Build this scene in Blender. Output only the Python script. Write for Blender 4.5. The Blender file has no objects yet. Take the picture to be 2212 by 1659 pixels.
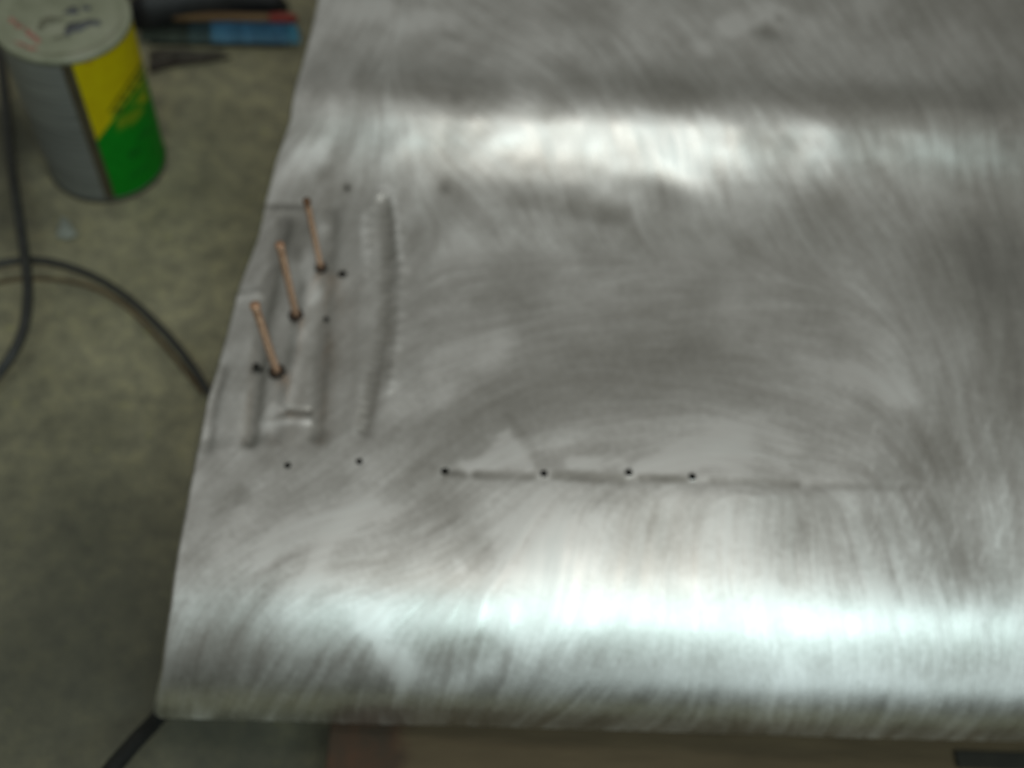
import bpy, bmesh, math, random
import numpy as np
from mathutils import Vector, Matrix
random.seed(4); rng = np.random.default_rng(7)
sc = bpy.context.scene

# ------------------------------------------------------------------ camera
IW, IH, F = 2212., 1659., 2150.          # chart size the places below are written in
def nrm(v): v = np.array(v, float); return v/np.linalg.norm(v)
UPI = nrm((300, -1280, -2150))
XP = nrm((1, .028, 0))
Zi = UPI; Xi = nrm(XP-(XP@Zi)*Zi); Yi = np.cross(Zi, Xi)
R = np.array([Xi, Yi, Zi])
CAM = np.array([0., 0., 1.10])
def ray(px, py): return R@nrm((px-IW/2, py-IH/2, F))
def at(px, py, z=0.):
    d = ray(px, py); return CAM+d*(z-CAM[2])/d[2]
def proj(P):
    q = (P-CAM)@R
    return q[..., 0]/q[..., 2]*F+IW/2, q[..., 1]/q[..., 2]*F+IH/2
cd = bpy.data.cameras.new('camera'); cam = bpy.data.objects.new('camera', cd)
sc.collection.objects.link(cam); sc.camera = cam
r_, u_, b_ = R@np.array([1., 0, 0]), R@np.array([0, -1., 0]), R@np.array([0, 0, -1.])
cam.matrix_world = Matrix(((r_[0], u_[0], b_[0], CAM[0]), (r_[1], u_[1], b_[1], CAM[1]),
                           (r_[2], u_[2], b_[2], CAM[2]), (0, 0, 0, 1)))
cd.sensor_width = 36; cd.lens = 36*F/IW; cd.clip_start = .02; cd.clip_end = 100
cd.dof.use_dof = True; cd.dof.focus_distance = .62; cd.dof.aperture_fstop = 3.1

# ------------------------------------------------------------------ light
w = bpy.data.worlds.new('World'); sc.world = w; w.use_nodes = True
bg = w.node_tree.nodes['Background']; bg.inputs[1].default_value = 1.0
# dim workshop air: pale ceiling overhead, duller walls towards the horizon
_g = w.node_tree.nodes.new('ShaderNodeTexCoord'); _s = w.node_tree.nodes.new('ShaderNodeSeparateXYZ'); _r = w.node_tree.nodes.new('ShaderNodeValToRGB')
w.node_tree.links.new(_g.outputs['Generated'], _s.inputs[0]); w.node_tree.links.new(_s.outputs[2], _r.inputs[0]); w.node_tree.links.new(_r.outputs[0], bg.inputs[0])
_e = _r.color_ramp.elements; _e[0].position = .0; _e[0].color = (.045, .047, .040, 1); _e[1].position = 1.; _e[1].color = (.305, .30, .278, 1)
_m = _e.new(.45); _m.color = (.13, .131, .117, 1); _m = _e.new(.68); _m.color = (.232, .229, .21, 1)
def area(name, loc, target, sx, sy, col, power):
    l = bpy.data.lights.new(name, 'AREA'); l.shape = 'RECTANGLE'; l.size = sx; l.size_y = sy
    l.color = col; l.energy = power
    o = bpy.data.objects.new(name, l); sc.collection.objects.link(o); o.location = loc
    d = (Vector(target)-Vector(loc)).normalized()
    zx = -d; x = Vector((1, 0, 0)); x = (x-x.dot(zx)*zx).normalized(); y = zx.cross(x)
    o.matrix_world = Matrix(((x[0], y[0], zx[0], loc[0]), (x[1], y[1], zx[1], loc[1]), (x[2], y[2], zx[2], loc[2]), (0, 0, 0, 1)))
    return o
area('ceiling_tube_cool', (.45, -.62, 2.35), (.25, .3, .2), 1.9, .34, (.77, 1., 1.), 14)
area('front_fill_cool', (1.25, -2.3, 1.75), (.35, .3, .2), 1.8, 1.1, (.80, .97, 1.), 8)  # added cool fill behind the camera, lifts the metal below the lower highlight
area('ceiling_tube_warm', (.17, .34, 2.35), (.25, .85, .2), .55, .26, (1., .95, .87), 3.6)
vs = sc.view_settings; vs.view_transform = 'Standard'; vs.look = 'None'; vs.exposure = 0; vs.gamma = 1

# ------------------------------------------------------------------ helpers
def link(name, me, mat=None, parent=None, kind=None, smooth=True):
    o = bpy.data.objects.new(name, me); sc.collection.objects.link(o)
    if mat: me.materials.append(mat)
    if smooth: me.polygons.foreach_set('use_smooth', [True]*len(me.polygons))
    if parent: o.parent = parent
    if kind: o['kind'] = kind
    return o
def tag(o, label=None, cat=None, group=None):
    if label: o['label'] = label
    if cat: o['category'] = cat
    if group: o['group'] = group
    return o
def empty(name, loc, label, cat, group=None):
    o = bpy.data.objects.new(name, None); sc.collection.objects.link(o); o.location = loc
    o.empty_display_size = .05
    return tag(o, label, cat, group)
def mesh(vs_, fs): me = bpy.data.meshes.new('m'); me.from_pydata([tuple(v) for v in vs_], [], fs); me.update(); return me
def tube(pts, rad, n=14, cap=True, sub=8):
    """smooth tube through points (Catmull-Rom); rad a number or list"""
    P = [np.array(p, float) for p in pts]; Rr = rad if hasattr(rad, '__len__') else [rad]*len(P)
    Q = [2*P[0]-P[1]]+P+[2*P[-1]-P[-2]]; pts2 = []; rr = []
    for i in range(len(P)-1):
        a, b, c, d = Q[i:i+4]
        for k in range(sub):
            t = k/sub
            pts2.append(.5*((2*b)+(-a+c)*t+(2*a-5*b+4*c-d)*t*t+(-a+3*b-3*c+d)*t**3)); rr.append(Rr[i]*(1-t)+Rr[i+1]*t)
    pts2.append(P[-1]); rr.append(Rr[-1])
    V = []; Fc = []; up = np.array([.13, .2, 1.]); N = len(pts2)
    for i, p in enumerate(pts2):
        t = nrm(pts2[min(i+1, N-1)]-pts2[max(i-1, 0)])
        a = up-(up@t)*t; a = nrm(a) if np.linalg.norm(a) > 1e-3 else nrm(np.cross(t, (1, 0, 0))); b = np.cross(t, a); up = a
        for k in range(n):
            q = 2*math.pi*k/n; V.append(p+rr[i]*(a*math.cos(q)+b*math.sin(q)))
    for i in range(N-1):
        for k in range(n):
            k2 = (k+1) % n; Fc.append((i*n+k, i*n+k2, (i+1)*n+k2, (i+1)*n+k))
    if cap: Fc.append(tuple(range(n))[::-1]); Fc.append(tuple((N-1)*n+k for k in range(n)))
    return mesh(V, Fc)
def lathe(prof, n=72):
    V = []; Fc = []
    for (r, z) in prof:
        for k in range(n):
            a = 2*math.pi*k/n; V.append((r*math.cos(a), r*math.sin(a), z))
    for i in range(len(prof)-1):
        for k in range(n):
            k2 = (k+1) % n; Fc.append((i*n+k, i*n+k2, (i+1)*n+k2, (i+1)*n+k))
    return mesh(V, Fc)
class NT:
    def __init__(s, name, rough=.6, metal=0., col=(.5, .5, .5)):
        s.m = bpy.data.materials.new(name); s.m.use_nodes = True; s.t = s.m.node_tree
        s.b = s.t.nodes['Principled BSDF']; s.b.inputs['Roughness'].default_value = rough
        s.b.inputs['Metallic'].default_value = metal; s.b.inputs['Base Color'].default_value = (*col, 1)
    def n(s, ty, **k):
        o = s.t.nodes.new(ty)
        for a, v in k.items():
            if a in o.inputs: o.inputs[a].default_value = v
            else: setattr(o, a, v)
        return o
    def l(s, a, b): s.t.links.new(a, b)
    def noise(s, scale, detail=4, rough=.6, coord=None, vec=(1, 1, 1)):
        tc = s.n('ShaderNodeTexCoord'); mp = s.n('ShaderNodeMapping'); mp.inputs['Scale'].default_value = vec
        s.l(tc.outputs['Object'], mp.inputs['Vector']); nz = s.n('ShaderNodeTexNoise')
        nz.inputs['Scale'].default_value = scale; nz.inputs['Detail'].default_value = detail; nz.inputs['Roughness'].default_value = rough
        s.l(mp.outputs[0], nz.inputs['Vector']); return nz.outputs['Fac']
    def ramp(s, fac, stops):
        r = s.n('ShaderNodeValToRGB'); e = r.color_ramp.elements
        while len(e) < len(stops): e.new(.5)
        for q, (p, c) in zip(e, stops): q.position = p; q.color = (*c, 1)
        s.l(fac, r.inputs[0]); return r.outputs[0]
    def bump(s, h, d=.001, strength=1.):
        b = s.n('ShaderNodeBump'); b.inputs['Distance'].default_value = d; b.inputs['Strength'].default_value = strength
        s.l(h, b.inputs['Height']); s.l(b.outputs[0], s.b.inputs['Normal'])
    def mix(s, f, a, b, mode='MIX'):
        m = s.n('ShaderNodeMix'); m.data_type = 'RGBA'; m.blend_type = mode
        for v, i in ((f, 0), (a, 6), (b, 7)):
            if isinstance(v, (int, float)): m.inputs[i].default_value = v
            elif isinstance(v, tuple): m.inputs[i].default_value = (*v, 1)
            else: s.l(v, m.inputs[i])
        return m.outputs[2]
def plain(name, col, rough=.5, metal=0., var=.25, scale=40):
    t = NT(name, rough, metal); f = t.noise(scale)
    t.l(t.ramp(f, [(.3, tuple(c*(1-var) for c in col)), (.7, tuple(min(1, c*(1+var)) for c in col))]), t.b.inputs['Base Color'])
    return t.m
def blur(a, s):
    fy = np.fft.fftfreq(a.shape[0])[:, None]; fx = np.fft.rfftfreq(a.shape[1])[None]
    return np.fft.irfft2(np.fft.rfft2(a)*np.exp(-2*(math.pi*s)**2*(fx*fx+fy*fy)), s=a.shape)
def std(a): a = a-a.mean(); return a/(a.std()+1e-12)
def sm(x, a, b): t = np.clip((x-a)/(b-a), 0, 1); return t*t*(3-2*t)

# ------------------------------------------------------------------ floor
t = NT('concrete', .75)
big = t.noise(5, 5, .62); mid = t.noise(38, 5, .7); fine = t.noise(420, 3, .6)
c1 = t.ramp(big, [(.32, (.190, .180, .120)), (.52, (.278, .262, .176)), (.72, (.352, .330, .228))])
c2 = t.mix(.75, c1, t.ramp(mid, [(.34, (.33, .33, .34)), (.5, (.52, .52, .51)), (.66, (.74, .72, .64))]), 'OVERLAY')
c3 = t.mix(.8, c2, t.ramp(fine, [(.35, (.35, .35, .36)), (.65, (.65, .64, .60))]), 'OVERLAY')
sp = t.noise(55, 1.5, .4, vec=(1, 1.4, 1)); c4 = t.mix(t.ramp(sp, [(.70, (0, 0, 0)), (.75, (1, 1, 1))]), c3, (.36, .34, .17))
def shade_blob(colr, x, y, r0, r1, k):  # soft shade painted into the concrete colour around can and panel
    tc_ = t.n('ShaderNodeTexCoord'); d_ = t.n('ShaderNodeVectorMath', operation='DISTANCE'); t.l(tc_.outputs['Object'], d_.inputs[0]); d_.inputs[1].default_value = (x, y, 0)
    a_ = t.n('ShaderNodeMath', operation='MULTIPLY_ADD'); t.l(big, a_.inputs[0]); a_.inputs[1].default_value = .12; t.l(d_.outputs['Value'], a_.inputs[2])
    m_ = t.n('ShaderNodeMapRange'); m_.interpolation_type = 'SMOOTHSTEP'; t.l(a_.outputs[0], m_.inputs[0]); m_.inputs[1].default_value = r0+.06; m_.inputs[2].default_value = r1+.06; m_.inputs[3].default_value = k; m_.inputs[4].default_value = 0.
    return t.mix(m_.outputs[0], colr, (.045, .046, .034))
_p = at(-40, 300); c5 = shade_blob(c4, _p[0], _p[1], .03, .15, .85)
_p = at(150, -80); c5 = shade_blob(c5, _p[0], _p[1], .08, .22, .9)
_p = at(20, 470); c5 = shade_blob(c5, _p[0], _p[1], .0, .09, .55)
_p = at(120, 1400); c5 = shade_blob(c5, _p[0], _p[1], .0, .42, .80)
_p = at(520, 1680); c5 = shade_blob(c5, _p[0], _p[1], .0, .22, .75)
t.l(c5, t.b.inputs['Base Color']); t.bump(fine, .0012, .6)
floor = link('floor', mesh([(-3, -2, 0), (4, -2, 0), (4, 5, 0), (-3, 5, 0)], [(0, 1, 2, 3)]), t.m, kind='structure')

# ------------------------------------------------------------------ aluminium panel
O = at(620, 1005, .22)
ex = R@XP; ez = nrm(np.array([0, 0, 1.])-ex[2]*ex); ey = np.cross(ez, ex)
DX = .00122; YB = .84
# slope (degrees, falling towards the front) against distance from the hole line
KN = [(-.30, 3), (0, 1.0), (.03, .5), (.10, -.5), (.22, -.5), (.30, 1.5), (.335, 5), (.362, 14), (.386, 23), (.403, 28), (.424, 27.5), (.445, 16), (.463, 3), (.485, -2.5), (.505, -2), (.54, 1), (.60, 3), (.9, 5)]
ky = np.array([k[0] for k in KN]); ks = np.array([k[1] for k in KN])
def profile():
    pts = [(0., 0.)]; y = z = 0.
    while y < YB:
        a = math.radians(np.interp(y, ky, ks)); y += DX*math.cos(a); z += DX*math.sin(a); pts.append((y, z))
    back = pts; y = z = 0.; front = []; s = 0
    while s < .268:
        # arc length drives the roll so that it can turn past vertical
        a = math.radians(np.interp(-s, KS[0], KS[1])); y -= DX*math.cos(a); z -= DX*math.sin(a); s += DX; front.append((y, z))
    return np.array(back[::-1]+front)
KS = (np.array([-.345, -.262, -.25, -.24, -.225, -.21, -.19, -.17, -.150, -.132, -.115, -.095, -.07, -.03, -.012, -.004, 0]),
      np.array([88, 84, 80, 74, 62, 51, 39, 30.5, 25, 19.0, 12.5, 7, 3.8, 2.4, 2.2, 2, 1.5]))
PR = profile(); NR = len(PR)
Pw = lambda x, y, z: O+x[..., None]*ex+y[..., None]*ey+z[..., None]*ez
# left edge traced: chart points -> (x at row)
LE = [(694, -60), (690, 0), (664, 110), (628, 260), (596, 350), (574, 438), (560, 505), (520, 610), (492, 720), (450, 860), (432, 960), (405, 1100), (372, 1300), (352, 1450), (336, 1545), (334, 1640)]
def hit(px, py):
    """ray against the swept profile -> (x, row index, point)"""
    d = ray(px, py); a, b = (CAM-O)@ey, (CAM-O)@ez; dy, dz = d@ey, d@ez
    g = (PR[:, 0]-a)*dz-(PR[:, 1]-b)*dy
    k = np.where(np.diff(np.sign(g)) != 0)[0]
    if len(k) == 0: i = NR-1.; 
    else:
        best = None
        for kk in k:
            f = g[kk]/(g[kk]-g[kk+1]); p = PR[kk]*(1-f)+PR[kk+1]*f
            tt = ((p[0]-a)*dy+(p[1]-b)*dz)/(dy*dy+dz*dz)
            if best is None or tt < best[0]: best = (tt, kk+f)
        i = best[1]
    i = float(i); k0 = min(int(i), NR-2); f = i-k0; p = PR[k0]*(1-f)+PR[k0+1]*f
    tt = ((p[0]-a)*dy+(p[1]-b)*dz)/(dy*dy+dz*dz); P = CAM+tt*d
    return (P-O)@ex, i, P
lh = [hit(*p)[:2] for p in LE]; lr = np.array([h[1] for h in lh]); lx = np.array([h[0] for h in lh])
order = np.argsort(lr); lr, lx = lr[order], lx[order]
rows = np.arange(NR); left = np.interp(rows, lr, lx)
ker = np.hanning(13); ker /= ker.sum(); left = np.convolve(np.pad(left, 6, 'edge'), ker, 'valid')
XR = 1.0; NC = int((XR+.09)/DX)+1
us = np.linspace(0, 1, NC)
X = left[:, None]+(XR-left[:, None])*us[None]
Y = np.repeat(PR[:, 0:1], NC, 1); Z = np.repeat(PR[:, 1:2], NC, 1)
tan = np.gradient(PR, axis=0); tan /= np.linalg.norm(tan, axis=1)[:, None]
NY = tan[:, 1:2]*-1.; NZ = tan[:, 0:1]*1.
if NZ[NR//2, 0] < 0: NY, NZ = -NY, -NZ
U, V_ = proj(Pw(X, Y, Z))                 # chart coordinates of the bare sheet: where each mark was read off
def seg(pts, pad=0):
    """distance to a polyline in chart units and the running fraction along it"""
    D = np.full(U.shape, 1e9); T = np.zeros(U.shape); L = 0.; tot = sum(math.dist(pts[i], pts[i+1]) for i in range(len(pts)-1))
    for i in range(len(pts)-1):
        (x0, y0), (x1, y1) = pts[i], pts[i+1]; l = math.dist(pts[i], pts[i+1])
        f = np.clip(((U-x0)*(x1-x0)+(V_-y0)*(y1-y0))/(l*l), 0, 1)
        d = np.hypot(U-x0-f*(x1-x0), V_-y0-f*(y1-y0)); m = d < D; D[m] = d[m]; T[m] = ((L+f*l)/tot)[m]; L += l
    return D, T
def soft(pts, wd, edge=.5):               # 1 inside the stroke, easing to 0
    D, T = seg(pts); return 1-sm(D, wd*(1-edge), wd*(1+edge))
def blob(x, y, rx, ry, ang=0):
    c, s = math.cos(math.radians(ang)), math.sin(math.radians(ang)); dx, dy = U-x, V_-y
    return np.exp(-(((dx*c+dy*s)/rx)**2+((-dx*s+dy*c)/ry)**2))
def inside(poly, e):
    """soft polygon (convex-free, even-odd) with edge width e"""
    m = np.zeros(U.shape, bool); n = len(poly)
    for i in range(n):
        (x0, y0), (x1, y1) = poly[i], poly[(i+1) % n]
        if y0 == y1: continue
        c = ((V_ > y0) != (V_ > y1)) & (U < (x1-x0)*(V_-y0)/(y1-y0)+x0); m ^= c
    D, _ = seg(poly+[poly[0]]); s = np.where(m, D, -D); return sm(s, -e, e)
# sanding directions
def circ(cx, cy): return np.arctan2(-(U-cx), (V_-cy))    # tangent angle of a circle about (cx, cy)
def o2(a): return np.cos(2*a), np.sin(2*a)
wu = blob(1500, 250, 1100, 260)*1.2
wm = blob(1350, 850, 750, 280)*1.3+blob(600, 1200, 420, 330)*1.2
wv = sm(U, 1000, 1500)*sm(V_, 1020, 1200)*2.4+sm(V_, 1250, 1400)*1.2+sm(U, 1750, 2150)*1.2*sm(V_, 450, 750)+.12
wl = (1-sm(U, 820, 1000))*(1-sm(V_, 1020, 1120))*.9
angU, angM, angV, angL = circ(650, 760), circ(1500, 2300), np.full(U.shape, math.radians(97))+.12*np.sin(U/170.), np.full(U.shape, math.radians(100))
cc = sum(wt*o2(a)[0] for wt, a in ((wu, angU), (wm, angM), (wv, angV), (wl, angL)))
ss = sum(wt*o2(a)[1] for wt, a in ((wu, angU), (wm, angM), (wv, angV), (wl, angL)))
PH = .5*np.arctan2(ss, cc)+.14*std(blur(rng.normal(size=U.shape), 34))
dux, dvy = np.cos(PH), np.sin(PH)
def lic(src, n, step=1.0):
    acc = src.copy(); wsum = 1.
    H, W_ = src.shape; R0, C0 = np.mgrid[0:H, 0:W_].astype(np.float32)
    for sg in (1, -1):
        r, c = R0.copy(), C0.copy(); pd = None
        pu, pv = dux*sg, dvy*sg
        for k in range(n):
            ri = np.clip(np.rint(r).astype(np.int32), 0, H-1); ci = np.clip(np.rint(c).astype(np.int32), 0, W_-1)
            au, av = dux[ri, ci], dvy[ri, ci]; fl = np.where(au*pu+av*pv < 0, -1., 1.); au = au*fl; av = av*fl; pu, pv = au, av
            r = r+av*step; c = c+au*step
            ri = np.clip(np.rint(r).astype(np.int32), 0, H-1); ci = np.clip(np.rint(c).astype(np.int32), 0, W_-1)
            wt = 1-(k+1)/(n+1); acc += src[ri, ci]*wt; wsum += wt
    return acc/wsum
s1 = std(lic(rng.normal(size=U.shape), 16))
s2 = std(lic(std(blur(rng.normal(size=U.shape), 2.2)), 26, 1.5))
s3 = std(lic(std(blur(rng.normal(size=U.shape), 7.)), 30, 3.))
s1x = np.where(U > 0, std(blur(rng.normal(size=U.shape), (1.1))), 0)
cloud = std(blur(rng.normal(size=U.shape), 28)); cloud2 = std(blur(rng.normal(size=U.shape), 9))
# ---- relief (metres along the normal)
ridge = np.exp(-((V_-320)/110.)**2)
h = .000016*s2+.000012*s1+.000030*s3+.00034*cloud+.00006*cloud2+ridge*(.00018*cloud2+.0006*std(blur(rng.normal(size=U.shape), 48)))
h += .0000
gl = (1-sm(U, 840, 980))*sm(V_, 425, 470)*(1-sm(V_, 930, 985))
h += gl*(.00006*std(blur(rng.normal(size=U.shape), 5))+.00035*std(blur(rng.normal(size=U.shape), 11)))
step_ = inside([(540, 442), (658, 442), (668, 470), (676, 560), (640, 700), (612, 850), (600, 948), (420, 960), (430, 900), (480, 700), (560, 480)], 18)
h -= .0020*step_
def groove(pts, wd, dep, rip=0):
    global h
    D, T = seg(pts); g = np.exp(-(D/wd)**2*1.6); h -= dep*g*(1+rip*np.sin(T*170+.6*np.sin(T*37)))
groove([(614, 478), (596, 560), (566, 690), (552, 850), (538, 950)], 24, .0030)
groove([(716, 455), (706, 600), (694, 780), (684, 940)], 28, .0026)
groove([(833, 440), (838, 560), (828, 700), (808, 820), (786, 925)], 24, .0024, .045)
groove([(478, 790), (458, 880), (446, 965)], 17, .0018)
groove([(790, 620), (796, 540), (802, 452), (824, 410), (850, 440), (866, 560), (862, 700), (842, 840)], 13, -.0009, .24)
groove([(770, 930), (775, 760), (778, 560), (785, 450)], 16, -.0006)
groove([(650, 545), (662, 600), (650, 720), (618, 860)], 22, -.0013)
groove([(612, 886), (668, 888)], 10, .0010); groove([(575, 908), (668, 908)], 11, -.0008)
groove([(505, 640), (560, 628)], 12, -.0012)
groove([(960, 1020), (1175, 1033), (1500, 1040), (1740, 1048), (1990, 1052)], 15, .00022)
for (x, y, rx, ry, d, a) in [(515, 1065, 26, 20, .0012, 0), (645, 545, 16, 14, .0018, 0), (1668, 66, 34, 14, .0022, 10), (1690, 34, 14, 12, .0012, 0), (552, 788, 11, 10, .0020, 0),
                          (750, 405, 13, 9, .0006, 0), (960, 407, 13, 10, .0005, 0), (985, 212, 14, 10, .0003, 0), (1060, 178, 40, 22, .0006, 0),
                          (1660, 395, 60, 12, .0006, 0), (1250, 452, 110, 16, .0012, 4), (1810, 905, 40, 16, .0006, 0)]:
    h -= .5*d*blob(x, y, rx*1.2, ry*1.2, a)
h -= .0022*blob(1470, 405, 75, 38, 20)+.0008*blob(1180, 400, 120, 30, 0)
# ---- tone of the sanded skin: clean bright metal against dull smeared metal, with highlights, glints and groove shade painted in
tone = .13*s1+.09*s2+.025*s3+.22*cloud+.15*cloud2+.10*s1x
def facet_glint(poly, val, e=8):  # facets catching the lamp are painted lighter, not tilted
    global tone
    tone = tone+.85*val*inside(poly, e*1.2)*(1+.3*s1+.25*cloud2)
facet_glint([(1098, 930), (1038, 985), (1000, 1008), (1150, 1010)], 1.2)
facet_glint([(1640, 892), (1400, 985), (1220, 990), (1235, 1006), (1700, 1016), (1740, 960)], .5, 12)
facet_glint([(1375, 240), (1470, 255), (1530, 320), (1530, 385), (1475, 380), (1410, 330)], 1.3, 12)
facet_glint([(1500, 235), (1560, 270), (1575, 340), (1545, 335), (1520, 280)], .7, 8)
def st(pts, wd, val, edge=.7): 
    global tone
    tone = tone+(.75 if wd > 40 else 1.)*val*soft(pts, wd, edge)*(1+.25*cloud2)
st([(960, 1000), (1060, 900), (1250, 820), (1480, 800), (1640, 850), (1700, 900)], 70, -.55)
st([(380, 1330), (800, 1330)], 55, .45, 1.); st([(440, 1210), (820, 1130)], 60, .35, 1.); st([(1100, 1300), (2150, 1310)], 50, .2, 1.)  # lower highlight painted brighter into the tone
st([(700, 300), (1000, 290)], 60, -.40, 1.); st([(1600, 300), (1680, 320)], 34, -.55, 1.); st([(1850, 300), (2200, 330)], 70, -.45, 1.); st([(1080, 295), (1260, 300)], 30, .5, 1.); st([(1745, 280), (1790, 340)], 22, .5, 1.)  # bright lobes and dim gaps of the upper highlight painted into the tone
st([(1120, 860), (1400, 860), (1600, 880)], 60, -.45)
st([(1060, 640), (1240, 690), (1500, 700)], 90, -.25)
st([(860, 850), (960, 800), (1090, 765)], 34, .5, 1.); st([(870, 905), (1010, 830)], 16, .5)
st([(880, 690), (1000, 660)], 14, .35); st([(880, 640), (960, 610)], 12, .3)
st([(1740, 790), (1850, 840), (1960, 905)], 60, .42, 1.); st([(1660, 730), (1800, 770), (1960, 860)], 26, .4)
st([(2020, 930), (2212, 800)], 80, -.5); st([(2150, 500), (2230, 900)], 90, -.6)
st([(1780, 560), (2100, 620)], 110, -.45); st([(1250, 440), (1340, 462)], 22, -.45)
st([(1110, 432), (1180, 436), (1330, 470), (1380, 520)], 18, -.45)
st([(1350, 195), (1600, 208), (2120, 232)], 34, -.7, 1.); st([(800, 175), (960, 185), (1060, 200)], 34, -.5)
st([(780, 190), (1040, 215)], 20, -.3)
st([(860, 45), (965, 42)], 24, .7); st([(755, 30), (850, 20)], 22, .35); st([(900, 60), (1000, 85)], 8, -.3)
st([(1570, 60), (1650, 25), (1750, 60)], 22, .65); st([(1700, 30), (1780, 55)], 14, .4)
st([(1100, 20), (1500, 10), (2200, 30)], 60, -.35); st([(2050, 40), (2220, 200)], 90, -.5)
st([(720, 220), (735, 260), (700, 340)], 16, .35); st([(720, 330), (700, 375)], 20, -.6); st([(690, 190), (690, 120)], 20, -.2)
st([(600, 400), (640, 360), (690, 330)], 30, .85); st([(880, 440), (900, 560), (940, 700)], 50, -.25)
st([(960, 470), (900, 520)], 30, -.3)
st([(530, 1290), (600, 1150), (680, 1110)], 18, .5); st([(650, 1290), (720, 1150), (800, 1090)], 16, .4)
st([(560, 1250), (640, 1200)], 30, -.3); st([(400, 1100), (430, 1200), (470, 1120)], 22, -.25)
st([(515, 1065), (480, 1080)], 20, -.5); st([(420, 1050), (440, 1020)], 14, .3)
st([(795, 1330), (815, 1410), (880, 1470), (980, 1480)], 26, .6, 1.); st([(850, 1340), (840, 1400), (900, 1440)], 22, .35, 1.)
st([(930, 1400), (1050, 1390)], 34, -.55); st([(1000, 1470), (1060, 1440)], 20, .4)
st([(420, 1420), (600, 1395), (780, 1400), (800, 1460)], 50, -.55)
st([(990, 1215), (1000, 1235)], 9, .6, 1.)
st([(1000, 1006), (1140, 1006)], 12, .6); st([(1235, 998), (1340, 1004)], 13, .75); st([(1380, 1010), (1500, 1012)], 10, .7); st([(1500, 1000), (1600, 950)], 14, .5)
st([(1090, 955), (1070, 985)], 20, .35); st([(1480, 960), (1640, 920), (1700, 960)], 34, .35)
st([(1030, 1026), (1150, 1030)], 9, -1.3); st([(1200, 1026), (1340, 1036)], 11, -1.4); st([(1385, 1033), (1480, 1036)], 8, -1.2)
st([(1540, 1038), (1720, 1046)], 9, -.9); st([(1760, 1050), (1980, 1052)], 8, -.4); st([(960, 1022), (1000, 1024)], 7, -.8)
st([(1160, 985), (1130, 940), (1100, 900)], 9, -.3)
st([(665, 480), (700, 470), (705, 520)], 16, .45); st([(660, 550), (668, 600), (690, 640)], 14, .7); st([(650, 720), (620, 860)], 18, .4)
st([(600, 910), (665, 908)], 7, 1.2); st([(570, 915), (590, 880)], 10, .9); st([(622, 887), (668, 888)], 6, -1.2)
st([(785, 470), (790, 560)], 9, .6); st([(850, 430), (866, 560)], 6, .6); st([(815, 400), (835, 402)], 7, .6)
st([(716, 455), (706, 600), (694, 780), (684, 940)], 15, -.9); st([(833, 440), (838, 560), (828, 700), (808, 820), (786, 925)], 14, -.9)  # shade down the grooves painted as darker tone
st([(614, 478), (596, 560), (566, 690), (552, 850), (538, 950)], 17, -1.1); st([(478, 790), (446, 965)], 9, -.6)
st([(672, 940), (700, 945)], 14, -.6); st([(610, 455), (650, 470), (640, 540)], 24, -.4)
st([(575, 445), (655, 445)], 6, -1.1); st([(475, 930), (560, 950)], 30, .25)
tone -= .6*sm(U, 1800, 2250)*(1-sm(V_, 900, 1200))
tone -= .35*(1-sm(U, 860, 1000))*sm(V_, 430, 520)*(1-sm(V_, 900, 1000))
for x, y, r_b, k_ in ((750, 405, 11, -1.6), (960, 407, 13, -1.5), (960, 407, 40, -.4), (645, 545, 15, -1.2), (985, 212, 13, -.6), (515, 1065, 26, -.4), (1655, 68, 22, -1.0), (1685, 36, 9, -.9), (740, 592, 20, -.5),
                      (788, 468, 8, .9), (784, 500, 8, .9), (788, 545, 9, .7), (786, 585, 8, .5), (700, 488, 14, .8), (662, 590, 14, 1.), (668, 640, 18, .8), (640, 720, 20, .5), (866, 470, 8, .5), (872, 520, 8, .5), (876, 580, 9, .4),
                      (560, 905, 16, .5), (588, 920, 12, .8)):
    tone = tone+k_*blob(x, y, r_b, r_b); h += (.0003 if k_ > 0 else 0)*blob(x, y, r_b, r_b)  # bright glints and darkened dents painted into the tone
# fine bright scratches in the lower right
scr = np.zeros(U.shape)
for k in range(150):
    x = rng.uniform(1880, 2210) if k < 95 else rng.uniform(1350, 2200); y = rng.uniform(880, 1230) if k < 95 else rng.choice([rng.uniform(220, 420), rng.uniform(1180, 1480)]); L = rng.uniform(18, 75)
    a = math.radians(rng.normal(104 if k < 95 or y > 600 else 72, 6))
    x1, y1 = x+L*math.cos(a), y+L*math.sin(a)
    r0 = (U > min(x, x1)-10) & (U < max(x, x1)+10) & (V_ > y-10) & (V_ < y1+10)
    idx = np.where(r0)
    if len(idx[0]) == 0: continue
    f = np.clip(((U[idx]-x)*(x1-x)+(V_[idx]-y)*(y1-y))/(L*L), 0, 1)
    d = np.hypot(U[idx]-x-f*(x1-x), V_[idx]-y-f*(y1-y)); scr[idx] += rng.uniform(.3, 1)*np.exp(-(d/2.2)**2)*np.sin(np.pi*np.clip(f, .02, .98))
tone += .9*scr*(U > 1300)
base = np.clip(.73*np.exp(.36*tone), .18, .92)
rough = np.clip(.40+.05*tone+.02*s2, .24, .52)
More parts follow.
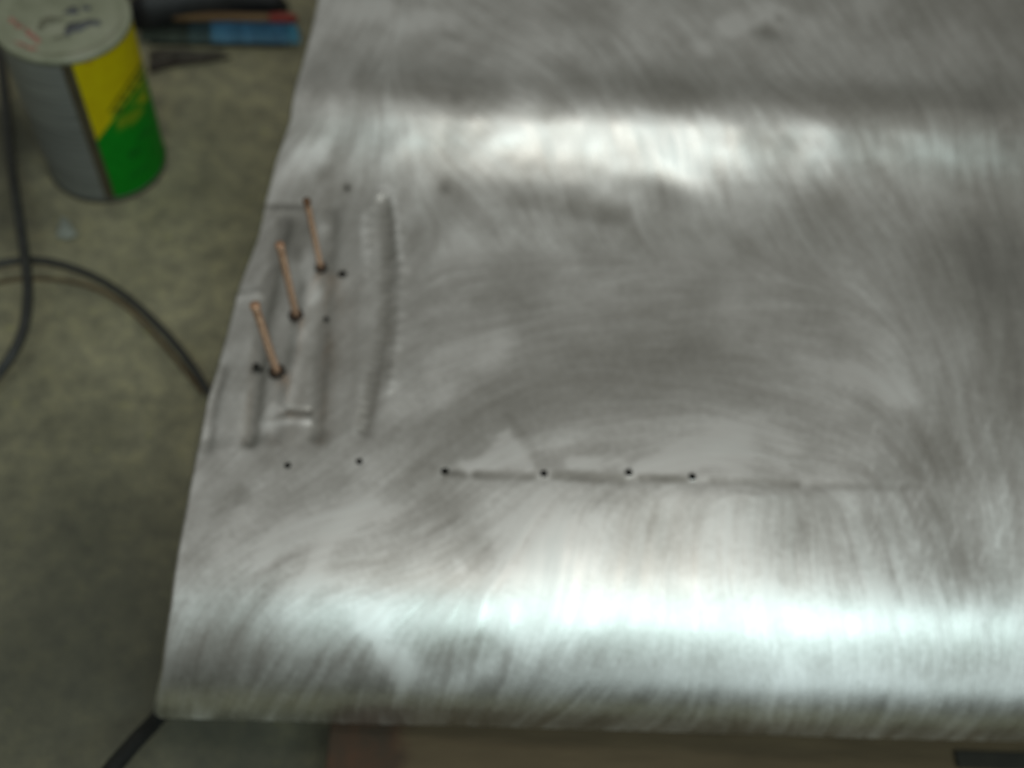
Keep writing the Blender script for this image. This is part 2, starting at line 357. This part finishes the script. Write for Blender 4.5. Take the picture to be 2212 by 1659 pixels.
# holes
HO = [(620, 1005, 9), (775, 997, 9), (960, 1017, 10.5), (1175, 1023, 10.5), (1357, 1020, 10.5), (1495, 1030, 10.5),
      (740, 592, 13), (703, 687, 7.5), (552, 788, 8), (693, 578, 12), (640, 682, 15), (597, 802, 16), (750, 405, 7)]
def surf(px, py):
    """point of the finished sheet nearest to a chart place"""
    k = np.argmin((U-px)**2+(V_-py)**2); r, c = divmod(int(k), NC); return r, c
dead = np.zeros(U.shape, bool); holes = []
for (px, py, rp) in HO:
    r, c = surf(px, py); P0 = np.array([X[r, c], rows[r]*DX]); rad = rp*.00037
    dx = X-P0[0]; dy = np.repeat(rows[:, None]*DX, NC, 1)-P0[1]; d = np.hypot(dx, dy)
    a, b = slice(max(r-12, 0), r+13), slice(max(c-12, 0), c+13)
    h[a, b] -= .00004*np.exp(-(d[a, b]/(rad*1.5))**2)
    ring = (d[a, b] < rad*1.0) & (d[a, b] > rad*.62)
    k = np.where(ring, rad/np.maximum(d[a, b], 1e-6), 1.)
    X[a, b] = np.where(ring, P0[0]+dx[a, b]*k, X[a, b])
    sy = np.where(ring, dy[a, b]*(k-1), 0.)       # slide along the sheet
    Y[a, b] += sy*tan[r, 0]; Z[a, b] += sy*tan[r, 1]
    dead[a, b] |= d[a, b] <= rad*.62
    holes.append((r, c, rad))
Yd = Y+NY*h; Zd = Z+NZ*h
Pg = Pw(X, Yd, Zd)
Nv = NR*NC; co = Pg.reshape(-1, 3)
# bent-down return flange along the left edge: extra columns
fl = []
for (ox, dz) in ((-.0022, -.0012), (-.0032, -.0040), (-.0034, -.010), (-.0030, -.030), (-.001, -.060)):
    q = Pg[:, 0]+ox*ex+dz*(NY*ey+NZ*ez); fl.append(q)
co = np.vstack([co]+fl)
I = np.arange(Nv).reshape(NR, NC)
q = np.stack([I[:-1, :-1], I[1:, :-1], I[1:, 1:], I[:-1, 1:]], -1).reshape(-1, 4)
dd = (dead[:-1, :-1] | dead[1:, :-1] | dead[1:, 1:] | dead[:-1, 1:]).reshape(-1); q = q[~dd]
prev = I[:, 0]
for k in range(len(fl)):
    cur = Nv+k*NR+np.arange(NR); q = np.vstack([q, np.stack([cur[:-1], cur[1:], prev[1:], prev[:-1]], -1)]); prev = cur
me = bpy.data.meshes.new('shell'); me.vertices.add(len(co)); me.vertices.foreach_set('co', (co-O).ravel())
me.loops.add(q.size); me.loops.foreach_set('vertex_index', q.ravel().astype(np.int32))
me.polygons.add(len(q)); me.polygons.foreach_set('loop_start', np.arange(0, q.size, 4, dtype=np.int32))
me.update(calc_edges=True)
def ext(a, e): return np.concatenate([a.reshape(-1)]+[a[:, 0]*e]*len(fl))
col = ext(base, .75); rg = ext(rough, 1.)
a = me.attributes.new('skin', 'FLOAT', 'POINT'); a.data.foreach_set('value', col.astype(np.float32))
a = me.attributes.new('rough', 'FLOAT', 'POINT'); a.data.foreach_set('value', rg.astype(np.float32))
T3 = dux[..., None]*ex+dvy[..., None]*(tan[:, None, 0:1]*ey+tan[:, None, 1:2]*ez)
T3 = np.vstack([T3.reshape(-1, 3)]+[T3[:, 0]]*len(fl))
a = me.attributes.new('grain', 'FLOAT_VECTOR', 'POINT'); a.data.foreach_set('vector', T3.astype(np.float32).ravel())
t = NT('brushed_aluminium', .35, 1.)
at1 = t.n('ShaderNodeAttribute', attribute_name='skin'); at2 = t.n('ShaderNodeAttribute', attribute_name='rough'); at3 = t.n('ShaderNodeAttribute', attribute_name='grain')
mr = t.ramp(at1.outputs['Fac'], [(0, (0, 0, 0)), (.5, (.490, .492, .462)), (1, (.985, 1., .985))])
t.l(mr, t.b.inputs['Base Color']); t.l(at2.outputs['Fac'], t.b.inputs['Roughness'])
t.b.inputs['Anisotropic'].default_value = .30; t.l(at3.outputs['Vector'], t.b.inputs['Tangent'])
panel = empty('aluminium_panel', O, 'large sanded bare aluminium panel with rolled front edge and drilled holes', 'metal panel')
link('sheet', me, t.m, panel)
dark_m = plain('hole_wall', (.05, .045, .04), .6, .6)
for (r, c, rad) in holes:
    p0 = Pw(X[r, c], Y[r, c], Z[r, c])-O; nn = NY[r, 0]*ey+NZ[r, 0]*ez; a1 = ex; b1 = np.cross(nn, a1); V=[]; Fc=[]
    for i, (rr, dz) in enumerate(((rad*1.03, -.0012), (rad*.97, -.0045), (rad*.97, -.011))):
        for k in range(20):
            qn = 2*math.pi*k/20; V.append(p0+rr*(a1*math.cos(qn)+b1*math.sin(qn))+nn*dz)
    for i in range(2):
        for k in range(20): k2 = (k+1) % 20; Fc.append((i*20+k, i*20+k2, i*20+20+k2, i*20+20+k))
    Fc.append(tuple(range(40, 60)))
    link('hole_wall', mesh(V, Fc), dark_m, panel)

# ------------------------------------------------------------------ copper rods
cop = NT('copper', .42, .55); f = cop.noise(160); cop.l(cop.ramp(f, [(.3, (.44, .25, .16)), (.7, (.62, .38, .25))]), cop.b.inputs['Base Color'])
copd = plain('tarnished_copper', (.20, .10, .05), .5, .5)
def rod(bx, by, tx, ty, rad, label, headm):
    r, c = surf(bx, by); B = Pg[r, c]; n3 = NY[r, 0]*ey+NZ[r, 0]*ez; d = ray(tx, ty)
    w0 = CAM-B; b = d@n3; D_, E_ = d@w0, n3@w0; s = (E_-b*D_)/(1-b*b); tt = (b*E_-D_)/(1-b*b); T = CAM+tt*d
    o = empty('copper_rod', B, label, 'rod', 'copper rods standing in the left edge of the panel')
    ax = nrm(T-B); L = np.linalg.norm(T-B)
    link('shaft', tube([-ax*.012, ax*L*.5, ax*(L-.003)], [rad, rad, rad*1.05], 16, sub=4), cop.m, o)
    link('head', tube([ax*(L-.006), ax*(L-.0052), ax*(L-.001), ax*L], [rad*1.02, rad*1.22, rad*1.28, rad*1.1], 18, sub=3), headm, o)
    link('foot_ring', tube([-ax*.001, ax*.0008, ax*.0026, ax*.0032], [rad*1.7, rad*2.2, rad*2.1, rad*1.1], 18, sub=2), dark2, o)
    return L
dark2 = plain('dark_ring', (.035, .022, .015), .6, .3)
for a_ in ((693, 577, 662, 432, .0031, 'thin copper rod farthest back of the three, dark tarnished head, beside the bright sheet step', copd),
           (640, 682, 604, 527, .0037, 'copper rod standing between the other two, plain copper coloured head', cop.m),
           (597, 801, 550, 658, .0039, 'copper rod nearest the front of the three, leaning over the left edge groove', cop.m)):
    rod(*a_)

# ------------------------------------------------------------------ can
import itertools
CR = .0765; CH = .248; _f = at(262, 432); _d = np.array([_f[0], _f[1], 0]); CB = _f+nrm(_d)*CR
can = empty('filler_can', CB, 'round tin can with off-white lid and yellow and green label on concrete floor', 'can')
steel = NT('dull_tin', .5, .35); f = steel.noise(9, 4, vec=(1, 1, 30)); steel.l(steel.ramp(f, [(.3, (.15, .162, .155)), (.5, (.26, .275, .265)), (.7, (.33, .345, .33))]), steel.b.inputs['Base Color'])
prof = [(CR-.004, .001), (CR+.001, .0), (CR+.0015, .003), (CR, .006)]
z = .01
while z < CH-.012:
    prof.append((CR+(.0006 if int(z*1000/3) % 2 else 0), z)); z += .003
prof += [(CR, CH-.008), (CR+.001, CH-.005)]
body = link('body', lathe(prof, 96), steel.m, can)
lidm = NT('lid_plastic', .42)
tc = lidm.noise(22, 5, .65); c1 = lidm.ramp(tc, [(.30, (.20, .21, .14)), (.5, (.29, .30, .21)), (.72, (.37, .37, .28))])
lidm.l(c1, lidm.b.inputs['Base Color'])
lid = link('lid', lathe([(.0001, CH-.003), (CR-.016, CH-.003), (CR-.014, CH-.0036), (CR-.009, CH-.001), (CR-.003, CH+.001), (CR+.001, CH+.0006), (CR+.003, CH-.001), (CR+.003, CH-.006), (CR+.001, CH-.008)], 96), lidm.m, can)
def patch(name, pts_px, z, mat, parent, hgt=.0012):
    c = [at(x, y, z)-CB for x, y in pts_px]; n = len(c)
    V = [p for p in c]+[p+np.array([0, 0, hgt]) for p in c]; cen = sum(V[n:])/n+np.array([0, 0, hgt*.4]); V.append(cen)
    Fc = [(i, (i+1) % n, n+(i+1) % n, n+i) for i in range(n)]+[(n+i, n+(i+1) % n, 2*n) for i in range(n)]
    return link(name, mesh(V, Fc), mat, parent)
def oval(x, y, rx, ry, ang=0, n=18, w_=.18):
    a0 = math.radians(ang); out = []
    for k in range(n):
        q_ = 2*math.pi*k/n; rr = 1+w_*math.sin(3*q_+x)+w_*.6*math.sin(5*q_+y)
        ux, uy = rx*rr*math.cos(q_), ry*rr*math.sin(q_); out.append((x+ux*math.cos(a0)-uy*math.sin(a0), y+ux*math.sin(a0)+uy*math.cos(a0)))
    return out
grey_s = plain('dried_filler', (.10, .105, .11), .6, 0, .4, 90); olive_s = plain('olive_smear', (.19, .19, .13), .6); red_s = plain('red_hardener', (.42, .20, .155), .7, 0, .3, 60)
LZ = CH-.0028
for (x, y, rx, ry, an, m_) in [(156, 24, 15, 8, -8, grey_s), (186, 18, 10, 5, 5, grey_s), (172, 56, 32, 10, -14, grey_s), (152, 66, 16, 8, -25, grey_s), (206, 50, 13, 6, 0, grey_s), (108, 46, 26, 8, -12, olive_s), (88, 60, 9, 6, -30, olive_s),
                           (66, 74, 17, 6, 40, red_s), (40, 56, 11, 5, 20, red_s), (80, 86, 9, 6, 60, red_s), (26, 44, 8, 5, 10, red_s), (34, 94, 22, 5, 12, red_s), (66, 104, 14, 4, 12, red_s), (132, 82, 20, 4, -6, olive_s)]:
    patch('smear', oval(x, y, rx, ry, an), LZ, m_, can, .0006)
# label: a printed sheet wrapped round the tin
def wrap(name, a0, a1, z0, z1, off, colf, mat, na=220, nz=200):
    A = np.linspace(a0, a1, na); Zs = np.linspace(z0, z1, nz); AA, ZZ = np.meshgrid(A, Zs)
    P = np.stack([(CR+off)*np.cos(AA), (CR+off)*np.sin(AA), ZZ], -1)
    Ix = np.arange(na*nz).reshape(nz, na); q = np.stack([Ix[:-1, :-1], Ix[:-1, 1:], Ix[1:, 1:], Ix[1:, :-1]], -1).reshape(-1, 4)
    m = mesh(P.reshape(-1, 3), [tuple(int(v) for v in f) for f in q])
    if colf is not None:
        u, v = proj(P+CB); c = colf(u, v).reshape(-1, 3); c = np.concatenate([c, np.ones((len(c), 1))], 1)
        at_ = m.color_attributes.new('ink', 'FLOAT_COLOR', 'POINT'); at_.data.foreach_set('color', c.astype(np.float32).ravel())
    return link(name, m, mat, can)
def az(px, py, z):
    """azimuth on the can's wall seen at a chart place"""
    d = ray(px, py); o = CAM-CB; a, b, c = d[0]**2+d[1]**2, 2*(o[0]*d[0]+o[1]*d[1]), o[0]**2+o[1]**2-CR**2
    disc = max(b*b-4*a*c, 0); t_ = (-b-math.sqrt(disc))/(2*a); p = o+t_*d; return math.atan2(p[1], p[0]), p[2]
aA = az(152, 200, 0)[0]; print('az', [az(x, y, 0) for x, y in ((150, 130), (175, 200), (232, 418), (210, 418), (132, 130))])
a_in, a_out = az(218, 330, 0)[0], az(196, 330, 0)[0]
YEL, GRN, DGR, LGR, ORG = (.64, .52, .002), (.003, .26, .012), (.004, .095, .012), (.24, .36, .02), (.42, .16, .01)
def ink(u, v):
    c = np.empty(u.shape+(3,)); dg = (u-215)*.86+(v-300)*1.0
    # diagonal edge from (205,300) up to (338,130)
    line = (v-300)+(u-212)*(170/130.); tt = sm(line, -3, 3)[..., None]; c[:] = np.array(YEL)*(1-tt)+np.array(GRN)*tt
    def bl(x, y, rx, ry, an, colr, k=1.):
        nonlocal c
        cc_, s_ = math.cos(math.radians(an)), math.sin(math.radians(an)); dx, dy = u-x, v-y
        m = np.clip(1.3*np.exp(-(np.abs((dx*cc_+dy*s_)/rx)**3+np.abs((-dx*s_+dy*cc_)/ry)**3)), 0, 1)[..., None]*k
        c = c*(1-m)+np.array(colr)*m
    bl(78+120, 76+52-.0, 1, 1, 0, YEL)
    bl(193, 136, 9, 3.5, -10, ORG, .5)
    # slanted block lettering, out of focus in the photograph: rows of uneven strokes
    g = random.Random(3)
    for k in range(11):
        f_ = k/10; x, y = 242+f_*76, 240-f_*112
        bl(x+6, y+6, 4, 10, 38, DGR if k % 2 else LGR, 1.); bl(x-3, y-3, 3.4, 6, 38, (.06, .09, .006), .8)
    for k in range(6):
        f_ = k/5; x, y = 262+f_*62, 262-f_*92
        bl(x, y, 6, 11, 40, LGR if k % 2 == 0 else GRN, 1.)
    bl(308, 212, 12, 9, -50, (.40, .44, .01), .9); bl(272, 258, 24, 8, -52, (.22, .34, .012), .8); bl(292, 250, 22, 9, -50, (.22, .34, .012), .9)
    bl(285, 232, 12, 6, -50, GRN, .8); bl(262, 240, 10, 4, -50, (.12, .16, .01), .7)
    bl(318, 150, 12, 26, 20, (.02, .17, .03), .5); bl(290, 330, 16, 8, -40, DGR, .5); bl(310, 290, 20, 5, -45, DGR, .5)
    bl(300, 370, 24, 6, -35, DGR, .35)
    return c
lm = NT('label_print', .6); lm.b.inputs['Specular IOR Level'].default_value = .2; vc = lm.n('ShaderNodeVertexColor'); vc.layer_name = 'ink'
nz_ = lm.noise(60, 4); lm.l(lm.mix(.35, vc.outputs[0], lm.ramp(nz_, [(.3, (.38, .38, .38)), (.7, (.62, .62, .62))]), 'OVERLAY'), lm.b.inputs['Base Color'])
z0, z1 = .008, CH-.008
# strip runs to the seam on the right-hand side of the brown band
wrap('label', a_in, a_in+2.6, z0, z1, .0011, ink, lm.m)
wrap('label_border', a_out, a_in, z0, z1, .0015, None, plain('brown_label_edge', (.075, .062, .035), .55), 12, 30)
rim_m = plain('rim_shadowed_tin', (.10, .085, .06), .5, .5)
link('base_rim', lathe([(CR-.003, .0005), (CR+.0024, .0005), (CR+.0028, .003), (CR+.0016, .0052)], 96), rim_m, can)

# ------------------------------------------------------------------ hand brush
wood = NT('brush_wood', .5); f = wood.noise(14, 5, vec=(1, 8, 8)); wood.l(wood.ramp(f, [(.3, (.13, .075, .035)), (.7, (.22, .135, .06))]), wood.b.inputs['Base Color'])
redm = plain('red_paint', (.26, .035, .025), .5); brb = plain('black_block', (.012, .011, .014), .8)
BA = at(318, 103, 0); BB = at(652, 108, 0)          # foot line of the bristles, near side
bdx = nrm(BB-BA); bdy = np.array([-bdx[1], bdx[0], 0]); BL = np.linalg.norm(BB-BA)
brush = empty('bench_brush', (BA+BB)/2, 'bench brush with blue bristles and red-ended wooden back behind the can', 'brush')
og = (BA+BB)/2
BD, BH = .052, .034
def bpt(s, t_, z): return BA+bdx*s+bdy*t_+np.array([0, 0, z])-og
def bblock(name, s0, s1, t0, t1, z0, z1, mat, round_=.01, n=10):
    bm = bmesh.new(); V = []
    seg_ = [(s0, 0), (s1-round_, 0)]; outl = []
    outl.append((s0, t0))
    for k in range(n+1):
        q_ = -math.pi/2+math.pi*k/n; outl.append((s1-round_+round_*math.cos(q_), (t0+t1)/2+(t1-t0)/2*math.sin(q_)))
    outl.append((s0, t1)); lo = [bm.verts.new(bpt(a_, b_, z0)) for a_, b_ in outl]; hi = [bm.verts.new(bpt(a_, b_, z1)) for a_, b_ in outl]
    m_ = len(outl)
    for k in range(m_): bm.faces.new((lo[k], lo[(k+1) % m_], hi[(k+1) % m_], hi[k]))
    bm.faces.new(hi); bm.faces.new(lo[::-1]); me = bpy.data.meshes.new('b'); bm.to_mesh(me); bm.free()
    o = link(name, me, mat, brush, smooth=False); bv = o.modifiers.new('b', 'BEVEL'); bv.width = .002; bv.segments = 2; return o
bblock('back', 0, BL*.80, .020, .033, BH, BH+.007, wood.m, .002); bblock('painted_end', BL*.80, BL-.004, .019, .035, BH-.001, BH+.008, redm, .010)
bblock('bristle_base', .0, BL-.010, .024, .046, BH-.004, BH, brb, .01); bblock('under_bristle_shade', .004, BL-.022, .004, .034, .0, .010, brb, .008)  # low black box added to show as the shadow below the bristle tips
bblock('rubber_backing', -.02, BL*.55, .036, .060, .0, BH+.008, brb, .004)
# bristles: tufts of many thin blades, joined as stuff; colours by position, shade under the back painted into the left roots
V = []; Fc = []; cols = []
g = random.Random(5)
for i in range(5200):
    s = g.uniform(0, BL-.012); t_ = g.uniform(.017, .040) if i % 3 == 0 else g.uniform(.017, .022); lean = (s/BL-.4)*.016+g.gauss(0, .0012)
    p = bpt(s, t_, BH); e = bpt(s+lean, (t_-.017)*1.1+g.gauss(0, .0012), .012+abs(g.gauss(0, .0012))); wv_ = bdx*.0007; k = len(V)
    V += [p-wv_, p+wv_, e+wv_, e-wv_, p+bdy*.0009, e+bdy*.0009]; Fc += [(k, k+1, k+2, k+3), (k+1, k+4, k+5, k+2), (k+4, k, k+3, k+5)]
    f_ = s/BL; b_ = g.uniform(.6, 1.2)*(.92+.16*math.sin(s*210+2*math.sin(s*47))*math.sin(s*83+1.3))
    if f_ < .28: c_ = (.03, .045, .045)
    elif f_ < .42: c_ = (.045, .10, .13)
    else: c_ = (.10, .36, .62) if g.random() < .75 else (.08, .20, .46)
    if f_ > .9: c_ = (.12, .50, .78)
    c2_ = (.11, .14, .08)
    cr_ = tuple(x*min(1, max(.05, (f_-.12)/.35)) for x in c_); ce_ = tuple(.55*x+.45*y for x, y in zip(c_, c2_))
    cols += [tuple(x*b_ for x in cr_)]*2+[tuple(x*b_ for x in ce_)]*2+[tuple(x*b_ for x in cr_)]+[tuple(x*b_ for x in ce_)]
m = mesh(V, Fc); ca = m.color_attributes.new('ink', 'FLOAT_COLOR', 'POINT'); ca.data.foreach_set('color', np.array([c+(1.,) for c in cols], np.float32).ravel())
bm_ = NT('bristle', .45); vcn = bm_.n('ShaderNodeVertexColor'); vcn.layer_name = 'ink'; bm_.l(vcn.outputs[0], bm_.b.inputs['Base Color'])
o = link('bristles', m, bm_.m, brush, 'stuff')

# ------------------------------------------------------------------ black tool behind the brush, wires, paper
blk = plain('black_rubber', (.016, .016, .017), .55, 0, .3, 60)
bt = empty('black_grinder', at(440, -20, 0), 'black tool body with rounded end lying behind the blue brush', 'tool')
p0, p1, p2 = at(300, 12, .035), at(470, -12, .04), at(610, 8, .03)
bo = at(440, -20, 0)
link('handle', tube([p0-bo, p1-bo, p2-bo], [.045, .040, .012], 20), blk, bt)
link('tail', tube([at(600, 6, .03)-bo, at(622, 18, .02)-bo], [.011, .006], 12), blk, bt)
wires = empty('wire_offcuts', at(400, 130, 0), 'small heap of dark brown wire and rag scraps beside the can', 'scrap')
wo = at(400, 130, 0); wm_ = plain('brown_scrap', (.045, .034, .026), .8); wm2 = plain('grey_rag', (.070, .062, .048), .9, 0, .4, 80)
link('strand', tube([at(322, 150, .004)-wo, at(380, 136, .006)-wo, at(440, 130, .006)-wo, at(498, 124, .003)-wo], [.006, .005, .004, .002], 8), wm_, wires)
link('strand', tube([at(326, 122, .004)-wo, at(380, 118, .007)-wo, at(450, 122, .004)-wo], [.005, .004, .002], 8), wm_, wires)
def sheet_poly(name, pts, z, bulge, mat, parent, org, seed=1, n=14):
    g = random.Random(seed); c = np.mean([at(x, y, 0) for x, y in pts], axis=0); V = []; Fc = []
    P = []
    for i in range(len(pts)):
        a_, b_ = at(*pts[i], 0), at(*pts[(i+1) % len(pts)], 0)
        for k in range(4): P.append(a_+(b_-a_)*k/4)
    m_ = len(P)
    for r_i in range(5):
        f_ = 1-r_i/5
        for p in P: V.append(c+(p-c)*f_+np.array([0, 0, z+bulge*(1-f_)**.6+g.uniform(0, bulge*.35)])-org)
    for r_i in range(4):
        for k in range(m_): k2 = (k+1) % m_; Fc.append((r_i*m_+k, r_i*m_+k2, (r_i+1)*m_+k2, (r_i+1)*m_+k))
    V.append(c+np.array([0, 0, z+bulge])-org); Fc += [(4*m_+k, 4*m_+(k+1) % m_, 5*m_) for k in range(m_)]
    return link(name, mesh(V, Fc), mat, parent)
sheet_poly('rag', [(322, 112), (400, 108), (450, 120), (490, 118), (430, 132), (370, 138), (325, 160)], .002, .010, wm2, wires, wo)
po = at(145, 498, 0); pap = plain('scrap_paper', (.27, .29, .25), .8, 0, .15, 50)
o = sheet_poly('paper_scrap', [(132, 470), (150, 478), (168, 512), (150, 520), (124, 518)], .003, .008, pap, None, po, 4); o.location = po
tag(o, 'small off-white torn scrap of paper on the floor in front of the can', 'paper')

# ------------------------------------------------------------------ hoses
hose_m = plain('grey_black_hose', (.032, .033, .030), .5, 0, .3, 70)
def hose(name, pts, rad, label, n=16, mat=None):
    P = [at(x, y, z) for x, y, z in pts]; o0 = P[len(P)//2].copy(); o0[2] = 0
    o = link(name, tube([p-o0 for p in P], rad, n), mat or hose_m); o.location = o0; return tag(o, label, 'hose')
hose('rubber_hose', [(-160, 640, .05), (-60, 585, .05), (60, 562, .05), (160, 580, .05), (260, 632, .05), (350, 712, .048), (410, 785, .045), (460, 860, .04), (540, 960, .03), (640, 1020, .03)],
     .0049, 'dark hose curving from the left of the floor to under the panel')
hose('air_hose', [(-40, -60, .02), (0, 120, .02), (18, 300, .02), (35, 430, .06), (55, 560, .065), (60, 640, .065), (48, 720, .06), (10, 790, .05), (-60, 870, .03)],
     .0062, 'dark hose hanging down beside the can at the left edge, crossing over the other hose')
hose('power_cable', [(420, 1440, .03), (345, 1545, .045), (290, 1605, .08), (235, 1670, .11), (160, 1770, .14)], .0082, 'thick black cable coming out from under the front left corner of the panel',
     mat=plain('black_cable', (.020, .021, .020), .6))
hose_shadow = NT('hose_shadow_brown', .9); f = hose_shadow.noise(60, 4); hose_shadow.l(hose_shadow.ramp(f, [(.3, (.10, .062, .030)), (.7, (.15, .098, .05))]), hose_shadow.b.inputs['Base Color'])
o = hose('hose_shadow_line', [(-60, 622, .0), (60, 602, .0), (180, 615, .0), (270, 660, .0), (340, 730, .0), (400, 800, .0), (440, 850, .0)], .0030, 'thin brown strand added on the floor as the shadow line inside the hose curve', 8, hose_shadow.m)  # thin tube added to draw the hose's shadow on the floor
o['category'] = 'shadow line'

# ------------------------------------------------------------------ board under the front edge
bz = .085
bw = NT('board_wood', .75); tcn = bw.n('ShaderNodeTexCoord'); sx = bw.n('ShaderNodeSeparateXYZ'); bw.l(tcn.outputs['Object'], sx.inputs[0])
f = bw.noise(9, 5, vec=(1, 7, 7)); f2 = bw.noise(26, 4)
basec = bw.ramp(f, [(.3, (.080, .056, .027)), (.7, (.128, .092, .047))])
ad = bw.n('ShaderNodeMath', operation='MULTIPLY_ADD'); bw.l(f2, ad.inputs[0]); ad.inputs[1].default_value = .06; bw.l(sx.outputs[0], ad.inputs[2])
mrn = bw.n('ShaderNodeMapRange'); bw.l(ad.outputs[0], mrn.inputs[0]); mrn.inputs[1].default_value = .095; mrn.inputs[2].default_value = .115
bw.l(bw.mix(mrn.outputs[0], bw.ramp(f2, [(.35, (.045, .030, .016)), (.65, (.080, .036, .016))]), basec), bw.b.inputs['Base Color']); bw.bump(f, .0006)
L0 = at(705, 1640, bz); L1 = at(2300, 1640, bz)
wb = empty('wooden_board', (L0[0], L0[1], 0), 'tan wooden board with a reddish brown stained end under the front of the panel', 'board')
def box(x0, x1, y0, y1, z0, z1, bev=.002):
    bm = bmesh.new(); bmesh.ops.create_cube(bm, size=1, matrix=Matrix.Translation(((x0+x1)/2, (y0+y1)/2, (z0+z1)/2)) @ Matrix.Diagonal((x1-x0, y1-y0, z1-z0, 1)))
    bmesh.ops.bevel(bm, geom=list(bm.edges), offset=bev, segments=2, affect='EDGES'); me = bpy.data.meshes.new('box'); bm.to_mesh(me); bm.free(); return me
link('plank', box(0, 1.2, -.16, .30, bz-.022, bz), bw.m, wb, smooth=False)
for xx in (.12, .62, 1.05): link('batten', box(xx, xx+.06, -.13, .28, .0, bz-.022), bw.m, wb, smooth=False)
# dark steel bar lying on the board at the right
q0 = at(2058, 1622, bz); q1 = at(2420, 1634, bz); q2 = at(2070, 1652, bz)
bar = link('steel_bar', box(0, np.linalg.norm(q1-q0), -.017, 0, 0, .004, .001), plain('blackened_steel', (.018, .016, .010), .7), smooth=False); bar.location = q0+np.array([0, 0, .0])
bar.rotation_euler = (0, 0, math.atan2(q1[1]-q0[1], q1[0]-q0[0]))
tag(bar, 'flat blackened steel bar lying on the board at the lower right corner', 'bar')
